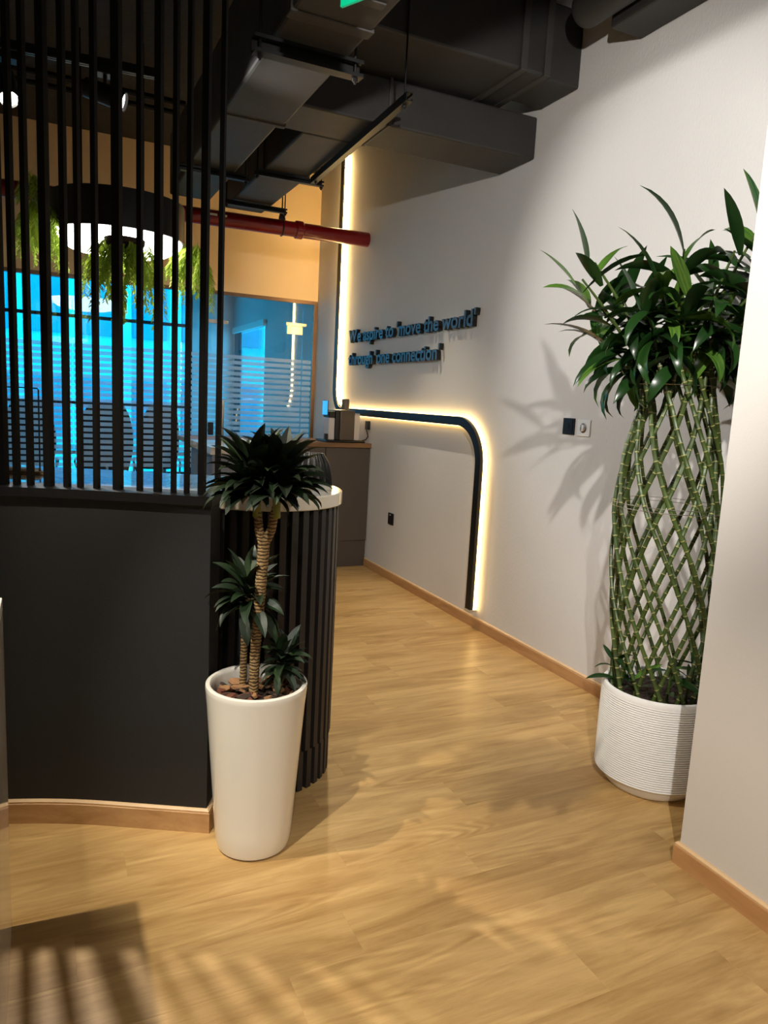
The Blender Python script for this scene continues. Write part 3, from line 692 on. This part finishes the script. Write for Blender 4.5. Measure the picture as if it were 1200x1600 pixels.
def strut(label, a, b, w=.04, h=.06, rods=()):
    a, b = Vector(a), Vector(b); o = thing('channel_strut', label, 'strut', tuple((a+b)/2), 'channel struts under the ducts')
    d = (b-a); T = Matrix.Translation(a) @ Matrix.Rotation(math.atan2(d.y, d.x), 4, 'Z'); L = d.length; t = .004
    prof = MB().box((0, w/2-t, 0), (L, w/2, h), T=T).box((0, -w/2, 0), (L, w/2-t, t), T=T).box((0, -w/2, h-t), (L, w/2-t, h), T=T).box((0, -w/2, t), (L, -w/2+t, .012), T=T).box((0, -w/2, h-.012), (L, -w/2+t, h-t), T=T)
    build(prof, 'channel', m_black, o)
    for s in rods:
        p = a+d*s+Vector((0, 0, -.02)); build(MB().tube([p, (p.x, p.y, ZC-.001)], .005, 8), 'threaded_rod', m_black, o)
        build(MB().tube([p+Vector((0, 0, .008)), p+Vector((0, 0, .019))], .011, 6), 'nut', m_black, o)
strut('near channel strut under the long duct', (.713, 2.80, 2.732), (1.14, 2.80, 2.732), .05, .06, (.06, .94))
strut('long thin channel strut hung beside the duct branch', (1.60, 3.31, 2.92), (1.66, 4.85, 2.92), .035, .04, (.04, .96))
strut('channel strut under the back duct, nearer one', (1.28, 4.9, 2.925), (1.75, 4.9, 2.925), .035, .035, (.03, .97))
strut('channel strut under the back duct, far one', (1.27, 5.75, 2.925), (1.76, 5.75, 2.925), .035, .035, (.03, .97))
strut('channel strut under the far end of the long duct', (.72, 4.55, 2.775), (1.15, 4.55, 2.775), .035, .035, (.04, .96))
for yy, zz, lab in ((5.9, 3.62, 'thin black conduit across the ceiling, lower one'), (6.4, 3.72, 'thin black conduit across the ceiling, upper one')):
    o = build(MB().tube([(XL, yy, zz), (1.0, yy, zz)], .022, 10), 'conduit', m_black, None, True, origin=(0, yy, zz)); tag(o, lab, 'conduit', 'black conduits')

# red sprinkler pipe
rp = thing('sprinkler_pipe', 'red sprinkler pipe crossing to the papered wall', 'pipe', (1.2, 6.22, 2.93))
build(MB().tube([(XL, 6.31, 2.90), (XW-.002, 6.225, 2.935)], .062, 28), 'pipe', m_red, rp, True)
def onpipe(x): t = (x-XL)/(XW-XL); return Vector((x, 6.31-.085*t, 2.90+.035*t))
cx = onpipe(2.02)
build(MB().tube([cx-Vector((.035,0,0)), cx-Vector((.028,0,0)), cx+Vector((.028,0,0)), cx+Vector((.035,0,0))], [.066,.074,.074,.066], 24), 'coupling', m_red, rp, True)
for s in (-1, 1): build(box((cx.x-.03, cx.y-.012+s*.08, cx.z-.012), (cx.x+.03, cx.y+.012+s*.08, cx.z+.012)), 'coupling_bolt', m_red, rp, bevel=.003)
hx = onpipe(1.87)
hg = build(MB().tube([hx+Vector((0, .067*math.sin(a), .067*math.cos(a))) for a in [2*math.pi*i/24 for i in range(25)]], .006, 6), 'hanger_ring', m_black, rp, True)
build(MB().prism([(-.03,.066),(.03,.066),(.012,.16),(-.012,.16)], -.004, .004, T=Matrix.Translation(hx) @ Matrix.Rotation(R(90), 4, 'X')), 'clevis', m_black, hg)
build(MB().tube([hx+Vector((0, 0, .15)), (hx.x, hx.y, ZC-.001)], .006, 8), 'rod', m_black, hg)
for dx in (1.28, 1.36): 
    q = onpipe(dx); build(box((q.x-.03, q.y-.0645, q.z+.005), (q.x+.03, q.y-.061, q.z+.022)), 'stencil_mark', m_offw, rp)

# hanging green sign, its lower corner reaching into view
sg = thing('exit_sign', 'green hanging sign under the black duct', 'sign', (.79, 2.1, 2.6))
Ts = Matrix.Translation((.788, 2.108, 2.603)) @ Matrix.Rotation(math.atan2(-.887, .46), 4, 'Z')
build(MB().box((0, -.005, 0), (.27, .005, .14), T=Ts), 'panel', m_green, sg, bevel=.002)
build(MB().box((.02, -.018, .141), (.25, .018, .175), T=Ts), 'housing', m_white, sg, bevel=.003)

# ------------------------------------------------------------------ track and spotlights
def track(name_label, a, b):
    o = thing('light_track', name_label, 'track', tuple((Vector(a)+Vector(b))/2)); a = Vector(a); b = Vector(b)
    d = b-a; T = Matrix.Translation(a) @ Matrix.Rotation(math.atan2(d.y, d.x), 4, 'Z'); L = d.length
    build(MB().box((0, -.018, 0), (L, .018, .032), T=T), 'rail', m_black, o)
    for s in (-.009, .009): build(MB().box((.01, s-.002, -.0025), (L-.01, s+.002, -.0005), T=T), 'contact_strip', m_steel, o)
    for s in (.15, .85):
        p = a+d*s; build(MB().tube([(p.x, p.y, p.z+.03), (p.x, p.y, ZC-.001)], .003, 6), 'suspension', m_black, o)
track('black light track hung behind the slat screen', (-1.3, 3.47, 2.765), (.46, 3.31, 2.765))
track('black light track over the near left counter', (-.80, .3, 2.9), (-.80, 2.5, 2.9))
track('black light track over the viewer', (.1, .62, 2.82), (1.75, .62, 2.82))
track('added black light track for the fill spotlight behind the viewer', (-1.2, -.94, 2.95), (1.4, -.94, 2.95))  # out of view, added to carry the fill lamp
track('added black light track for the hidden fill spotlight', (1.75, 5.17, 3.62), (2.55, 5.17, 3.62))  # added with the hidden lamp that brightens the back floor
TZ = {'screen': 2.765, 'wall': 2.765, 'block': 2.9, 'pot': 2.9, 'plant': 2.82, 'corner': 2.95, 'back': 3.62}
LB = {'screen': 'black track spotlight behind the slats, at the left edge', 'wall': 'black cylinder track spotlight behind the slats, turned to the right',
      'block': 'black track spotlight over the marble counter', 'pot': 'black track spotlight left of the viewer', 'plant': 'black track spotlight over the viewer', 'corner': 'added black fill spotlight behind the viewer', 'back': 'added black fill spotlight hidden behind the ducts, brightening the back floor'}
for k, (pos, aim, watt, cone, blend, col) in SPOTS.items():
    pos, aim = Vector(pos), Vector(aim); d = (aim-pos).normalized()
    hd = d
    o = thing('track_spotlight', LB[k], 'spotlight', tuple(pos), 'track spotlights')
    T = Matrix.Translation(pos) @ frame_from(hd)
    build(MB().lathe([(.036, -.16), (.038, -.155), (.038, 0), (.034, .0), (.033, -.012)], None, 28, T=T), 'body', m_black, o, True)
    build(MB().lathe([(.0325, -.012), (.02, -.010), (0, -.0095)], None, 24, T=T), 'lens', m_lens if k != 'wall' else m_lens0, o, True)
    q = pos-hd*.08
    build(MB().tube([q+Vector((0, 0, .036)), (q.x, q.y, TZ[k]-.03)], .008, 8), 'stem', m_black, o)
    build(box((q.x-.05, q.y-.035, TZ[k]-.03), (q.x+.05, q.y+.03, TZ[k]-.0028)), 'adapter', m_black, o, bevel=.003)
    l = bpy.data.lights.new('spot', 'SPOT'); l.energy = watt; l.spot_size = R(cone); l.spot_blend = blend; l.color = col; l.shadow_soft_size = .022
    lo = bpy.data.objects.new('spot_beam', l); COL.objects.link(lo); lo.parent = o
    lo.matrix_local = Matrix.Translation(hd*.006) @ frame_from(-hd)

# ------------------------------------------------------------------ pendant lamp with trailing ferns
PC = Vector((.495, 5.5, 2.52)); PR = .435
pd = thing('pendant_lamp', 'large black drum pendant with glowing white underside', 'lamp', tuple(PC))
build(MB().lathe([(PR-.012, .0), (PR, .0), (PR, .24), (PR-.012, .24), (PR-.02, .225), (.05, .225), (.05, .2), (PR-.014, .2), (PR-.014, .003)], PC, 64), 'drum', m_black, pd, True)
build(MB().lathe([(PR-.015, .012), (PR-.016, -.005), (PR*.92, -.035), (PR*.75, -.08), (PR*.45, -.11), (0, -.12)], PC, 64), 'diffuser', m_glow, pd, True)
for x in (-.235, .16): build(MB().tube([PC+Vector((x, 0, .225)), (PC.x+x, PC.y, ZC-.001)], .006, 8), 'cable', m_black, pd)
def frond_mesh(name, L, seed):
    rnd = random.Random(seed); mb = MB(); n = 34
    P = []
    for i in range(n+1):
        t = i/n; P.append(Vector((.10*math.sin(t*1.5)+.02*t*math.sin(seed), .02*math.sin(3*t+seed), .02-L*t**1.25)))
    mb.tube(P, .0016, 4, cap=False)
    for i in range(2, n+1):
        p = P[i]; t = i/n; l = .075*(1-.5*t)*(.8+.4*rnd.random())
        for s in (-1, 1):
            a = rnd.uniform(-.7, .7); dirv = Vector((s*math.cos(a), math.sin(a)*1.0, -.75-rnd.random()*.6)).normalized()
            sd = Vector((0, 0, 1)).cross(dirv).normalized()*.0068
            mid = p+dirv*l*.5+Vector((0, 0, .004))
            mb.add([p, mid+sd, p+dirv*l, mid-sd], [(0, 1, 2, 3)])
    return mb.mesh(name, m_fern)
FM = [frond_mesh('frond', L, i) for i, L in enumerate((.34, .27, .42, .22))]
def fern(label, c, n, rx, ry, pot=False, s=1.0):
    c = Vector(c); o = thing('hanging_fern', label, 'fern', tuple(c), 'ferns on the pendant lamp')
    if pot:
        build(MB().lathe([(0, -.03), (.07, -.03), (.12, .01), (.125, .04), (.1, .045), (0, .05)], c, 24), 'planter', m_soil, o, True)
        for x in (-.09, .09): build(MB().tube([c+Vector((x, 0, .04)), c+Vector((x, 0, .12))], .003, 6), 'wire', m_black, o)
    for i in range(n):
        a = 2*math.pi*i/n+random.uniform(-.2, .2)
        q = c+Vector((rx*math.cos(a)*random.uniform(.3, 1), ry*math.sin(a)*random.uniform(.3, 1), random.uniform(-.02, .02)))
        put(random.choice(FM), 'frond', o, Matrix.Translation(q) @ Matrix.Rotation(a+random.uniform(-.5, .5), 4, 'Z') @ Matrix.Scale(s*random.uniform(.8, 1.15), 4))
    return o
fern('yellow green fern trailing below the middle of the pendant lamp', (.49, 5.06, 2.40), 40, .15, .1, True, 1.1)
fern('fern trailing down the left side of the pendant lamp', (-.005, 5.35, 2.62), 18, .045, .1, False, 1.1)
fern('fern trailing down the right side of the pendant lamp', (.985, 5.5, 2.52), 26, .045, .08, False, 1.05)
o = fern('dark fern tuft high on the left of the pendant lamp', (-.02, 5.6, 2.86), 8, .05, .1)

# ------------------------------------------------------------------ leaves
def leaf_mesh(name, m, L, W, droop, fold=.25, n=8, neck=.35, curl=0):
    """leaf along +x, bending down by droop radians over its length"""
    mb = MB(); p = Vector((0, 0, 0)); a = 0; st = []
    for i in range(n+1):
        t = i/n
        ww = W*(neck+(1-neck)*math.sin(min(1, t/.42)*math.pi/2))*(1 if t < .42 else math.cos((t-.42)/.58*math.pi/2)**.8) if t < 1 else 0.0008
        nrm = Vector((math.sin(a), 0, math.cos(a)))
        st.append((p.copy(), ww, nrm)); a += droop/n*(.4+1.2*t)
        p = p+Vector((math.cos(a), 0, -math.sin(a)))*(L/n)
    vs = []
    for i, (q, ww, nr) in enumerate(st):
        tw = curl*(i/n); s = Vector((0, math.cos(tw), math.sin(tw)))
        vs += [q+s*ww/2+nr*ww*fold*.5, q, q-s*ww/2+nr*ww*fold*.5]
    fs = []
    for i in range(n):
        b = i*3; fs += [(b, b+1, b+4, b+3), (b+1, b+2, b+5, b+4)]
    mb.add(vs, fs); me = mb.mesh(name, m, smooth=True); return me
def leaf_at(me, parent, p, az, el, roll=0, s=1.0, name='leaf'):
    mw = Matrix.Translation(p) @ Matrix.Rotation(az, 4, 'Z') @ Matrix.Rotation(-el, 4, 'Y') @ Matrix.Rotation(roll, 4, 'X') @ Matrix.Scale(s, 4)
    return put(me, name, parent, mw)

# ------------------------------------------------------------------ potted dracaena
D0 = Vector((.622, 2.212, 0)); PH = .573
dp = thing('potted_dracaena', 'dracaena with dark leaf crown in a tall glossy cream pot', 'potted plant', tuple(D0))
prof = [(0, .002), (.112, .002), (.121, .008), (.127, .03), (.131, .08), (.139, .2), (.15, .35), (.1605, .5), (.1655, .552), (.1665, .563), (.165, .570), (.160, .573), (.152, .572), (.147, .566), (.145, .555), (.143, .50), (0, .50)]
build(MB().lathe(prof, D0, 72), 'pot', m_pot, dp, True)
build(MB().lathe([(0, .515), (.1, .518), (.1425, .512)], D0, 40), 'soil', m_soil, dp, True)
rnd = random.Random(3)
for i in range(64):
    a = rnd.uniform(0, 2*math.pi); r = .128*math.sqrt(rnd.random()); L = rnd.uniform(.018, .034); W = rnd.uniform(.010, .018)
    T = Matrix.Translation(D0+Vector((r*math.cos(a), r*math.sin(a), .522+rnd.uniform(0, .018)))) @ Matrix.Rotation(rnd.uniform(0, 6.28), 4, 'Z') @ Matrix.Rotation(rnd.uniform(-.6, .6), 4, 'Y') @ Matrix.Rotation(rnd.uniform(-.5, .5), 4, 'X')
    build(MB().prism([(-L, -W*.5), (-L*.3, -W), (L*.8, -W*.7), (L, W*.3), (L*.2, W), (-L*.8, W*.6)], -.004, .004, T=T), 'bark_chip', rnd.choice(m_bark), dp)
def cane(pts, r0_, r1_, nm, mt, step=.007):
    P = [Vector(p) for p in pts]; out = []; rad = []
    segs = []
    for i in range(len(P)-1):
        n = max(2, int((P[i+1]-P[i]).length/step))
        for k in range(n): segs.append(P[i].lerp(P[i+1], k/n))
    segs.append(P[-1]); N = len(segs)
    for i, q in enumerate(segs):
        t = i/(N-1); out.append(q); rad.append((r0_*(1-t)+r1_*t)*(1.0+(.055 if i % 2 else -.03)))
    return build(MB().tube(out, rad, 14), nm, mt, dp, True)
c0 = Vector((.612, 2.214, .505))
cane([c0, (.613, 2.214, .66), (.622, 2.212, .82), (.631, 2.208, 1.0), (.632, 2.208, 1.05)], .0155, .019, 'trunk', m_trunk)
cane([(.63, 2.208, 1.03), (.617, 2.214, 1.08), (.61, 2.218, 1.15)], .015, .012, 'branch', m_trunk)
cane([(.632, 2.208, 1.03), (.652, 2.198, 1.08), (.664, 2.192, 1.16)], .016, .012, 'branch', m_trunk)
cane([(.664, 2.192, 1.12), (.668, 2.190, 1.24)], .0145, .011, 'branch_tip', m_trunkg); cane([(.611, 2.218, 1.12), (.605, 2.22, 1.24)], .0145, .011, 'branch_tip', m_trunkg)
cane([(.59, 2.27, .51), (.59, 2.265, .7), (.60, 2.262, .84)], .012, .011, 'side_cane', m_trunk)
cane([(.69, 2.20, .51), (.70, 2.19, .62)], .011, .010, 'side_cane', m_trunk)
DL = [leaf_mesh('leaf', m_dleaf, .155, .047, d, .4, neck=.45, curl=c) for d, c in ((.5, .3), (.8, -.4), (1.1, .4), (1.4, -.2))]
def rosette(c, n, tilt, zspan, smin, smax, rnd, el0=1.3, el1=-.25):
    ga = 2.399963
    for i in range(n):
        t = (i+.5)/n; el = el0+(el1-el0)*t+rnd.uniform(-.12, .12); az = i*ga+rnd.uniform(-.25, .25)
        p = Vector(c)+Vector((math.cos(az)*.012, math.sin(az)*.012, zspan*(1-t)))
        k = min(3, max(0, int(t*3+rnd.uniform(0, 1.2))))
        sc_ = rnd.uniform(smin, smax); az += tilt
        tip = p+Vector((math.cos(az), math.sin(az), 0))*.16*sc_*max(.3, math.cos(el))-O
        if tip.dot(U) < .035 and tip.dot(V) > -.03:
            dv = Vector((math.cos(az), math.sin(az), 0)); dv = dv-V*2*dv.dot(V) if tip.dot(U) < -.02 or rnd.random() < .5 else dv-U*2*dv.dot(U); az = math.atan2(dv.y, dv.x)
        leaf_at(DL[k], dp, p, az, el, rnd.uniform(-.3, .3), sc_)
rosette((.596, 2.222, 1.18), 90, 0, .09, .78, 1.14, rnd, 1.35, .25); rosette((.674, 2.184, 1.185), 90, 1, .09, .78, 1.14, rnd, 1.35, .28)
rosette((.60, 2.262, .80), 46, 0, .09, .72, .98, rnd, 1.3, -.4)
rosette((.706, 2.185, .595), 38, 2, .07, .55, .76, rnd, 1.25, -.1)

# ------------------------------------------------------------------ potted lattice bamboo
B0 = Vector((2.254, 2.044, 0))
bp_ = thing('potted_bamboo', 'woven lattice lucky bamboo in a white ribbed pot', 'potted plant', tuple(B0))
prof = [(0, .0005), (.162, .0005), (.172, .006), (.185, .022), (.203, .048), (.2105, .058)]
z = .060
while z < .392:
    prof += [(.2205, z+.0012), (.2215, z+.0035), (.2205, z+.0062), (.2165, z+.0078)]; z += .0092
prof += [(.220, .398), (.2205, .412), (.217, .421), (.210, .424), (.203, .421), (.200, .412), (.198, .37), (0, .37)]
build(MB().lathe(prof, B0, 72), 'pot', m_pot2, bp_, True)
build(MB().lathe([(0, .392), (.12, .39), (.1975, .385)], B0, 40), 'soil', m_soil, bp_, True)
def axis(z):   # centre line and radius of the lattice
    K = [(.38, 2.25, 2.046, .165), (.55, 2.244, 2.049, .176), (.7, 2.238, 2.052, .186), (.95, 2.225, 2.058, .196), (1.13, 2.213, 2.063, .194), (1.35, 2.21, 2.065, .168), (1.53, 2.21, 2.066, .133), (1.72, 2.19, 2.075, .125), (1.9, 2.18, 2.08, .15)]
    if z <= K[0][0]: return K[0][1:]
    for a, b in zip(K, K[1:]):
        if z <= b[0]:
            t = (z-a[0])/(b[0]-a[0]); t = t*t*(3-2*t) if False else t; return tuple(a[i]+(b[i]-a[i])*t for i in (1, 2, 3))
    return K[-1][1:]
NS = 12; tops = []
rnd = random.Random(11)
for fam in (1, -1):
    for k in range(NS):
        a0 = 2*math.pi*(k+(.5 if fam < 0 else 0)*0+rnd.uniform(-.12, .12))/NS+.13*fam
        ztop = rnd.uniform(1.66, 1.84); pts = []; rad = []; mis = []
        z = .385; seg = rnd.uniform(.032, .046); nn = 0; first = True
        zs = []
        zz = .385
        while zz < ztop: zs.append(zz); zz += seg*rnd.uniform(.85, 1.15)
        rr = rnd.uniform(.0070, .0090)
        def P(z):
            cx, cy, r = axis(z); th = a0+fam*(z-.385)/1.3*2.75; r += -.008*fam+.004*math.sin(z*9+k)
            return Vector((cx+r*math.cos(th), cy+r*math.sin(th), z))
        for i, zn in enumerate(zs[:-1]):
            zx = zs[i+1]; d = .0024
            for (q, f, mi) in ((zn+d*.3, 1.13, 0), (zn+d*1.4, 1.0, 0), ((zn+zx)/2, .96, 0), (zx-d*1.2, 1.0, 1), (zx-d*.2, 1.12, 1)):
                pts.append(P(q)); rad.append(rr*f); mis.append(mi)
        build(MB().tube(pts, rad, 8, mis=mis), 'stalk', [m_stalk, m_node], bp_, True)
        tops.append((pts[-1], (pts[-1]-pts[-3]).normalized()))
for z in (1.165, 1.15, 1.62):
    cx, cy, r = axis(z); build(MB().tube([Vector((cx+(r+.022)*math.cos(a), cy+(r+.022)*math.sin(a), z)) for a in [2*math.pi*i/40 for i in range(41)]], .0013, 5), 'binding_wire', m_steel, bp_)
BL = [leaf_mesh('leaf', m_bleaf,   .25, .056, d, .3, n=8, neck=.3, curl=c) for d, c in ((.25, .1), (.7, -.4), (1.2, .4), (1.75, -.2), (2.3, .2))]
nl = 0
for i, (q, d) in enumerate(tops):
    c = Vector((2.185, 2.078, q.z)); out = (q-c); out.z = 0; out.normalize()
    h = rnd.uniform(.10, .33); lean = rnd.uniform(.3, .75)
    S = [q+(out*lean*t*h+Vector((0, 0, h*t))+out*.05*t*t) for t in (0, .25, .5, .75, 1)]
    build(MB().tube(S, [.007, .006, .0055, .005, .004], 7), 'shoot', m_stalk, bp_, True)
    n = 11
    for k in range(n):
        t = (k+.3)/n; p = S[0].lerp(S[-1], t)+out*.05*t*t; az = math.atan2(out.y, out.x)+k*2.4+rnd.uniform(-.5, .5)
        el = -.1+1.25*t**2+rnd.uniform(-.2, .3)
        j = max(0, min(4, int((1-t)*3.6+rnd.uniform(0, 1.6)))); s = rnd.uniform(.75, 1.15)
        # keep blades off the walls
        e = p+Vector((math.cos(az), math.sin(az), 0))*.27*s
        if e.x > XW-.02: az = math.pi-az+rnd.uniform(-.3, .3)
        e = p+Vector((math.cos(az), math.sin(az), 0))*.27*s
        if e.y < YF+.03 and e.x > XF-.03: az = -az
        leaf_at(BL[j], bp_, p, az, el, rnd.uniform(-.5, .5), s); nl += 1
for (dx, dy, h) in ((-.13, .09, .12), (-.06, -.10, .14), (.02, -.12, .17), (.10, -.1, .12), (-.14, -.02, .10)):
    q = B0+Vector((dx, dy, .385)); build(MB().tube([q, q+Vector((dx*.2, dy*.2, h))], [.006, .004], 7), 'shoot', m_stalk, bp_, True)
    for k in range(6):
        t = .35+.65*k/5; az = math.atan2(dy, dx)+k*2.2+rnd.uniform(-.4, .4); leaf_at(BL[rnd.choice((0, 1, 1, 2))], bp_, q+Vector((dx*.2*t, dy*.2*t, h*t)), az, rnd.uniform(.1, .9), rnd.uniform(-.4, .4), rnd.uniform(.38, .62))
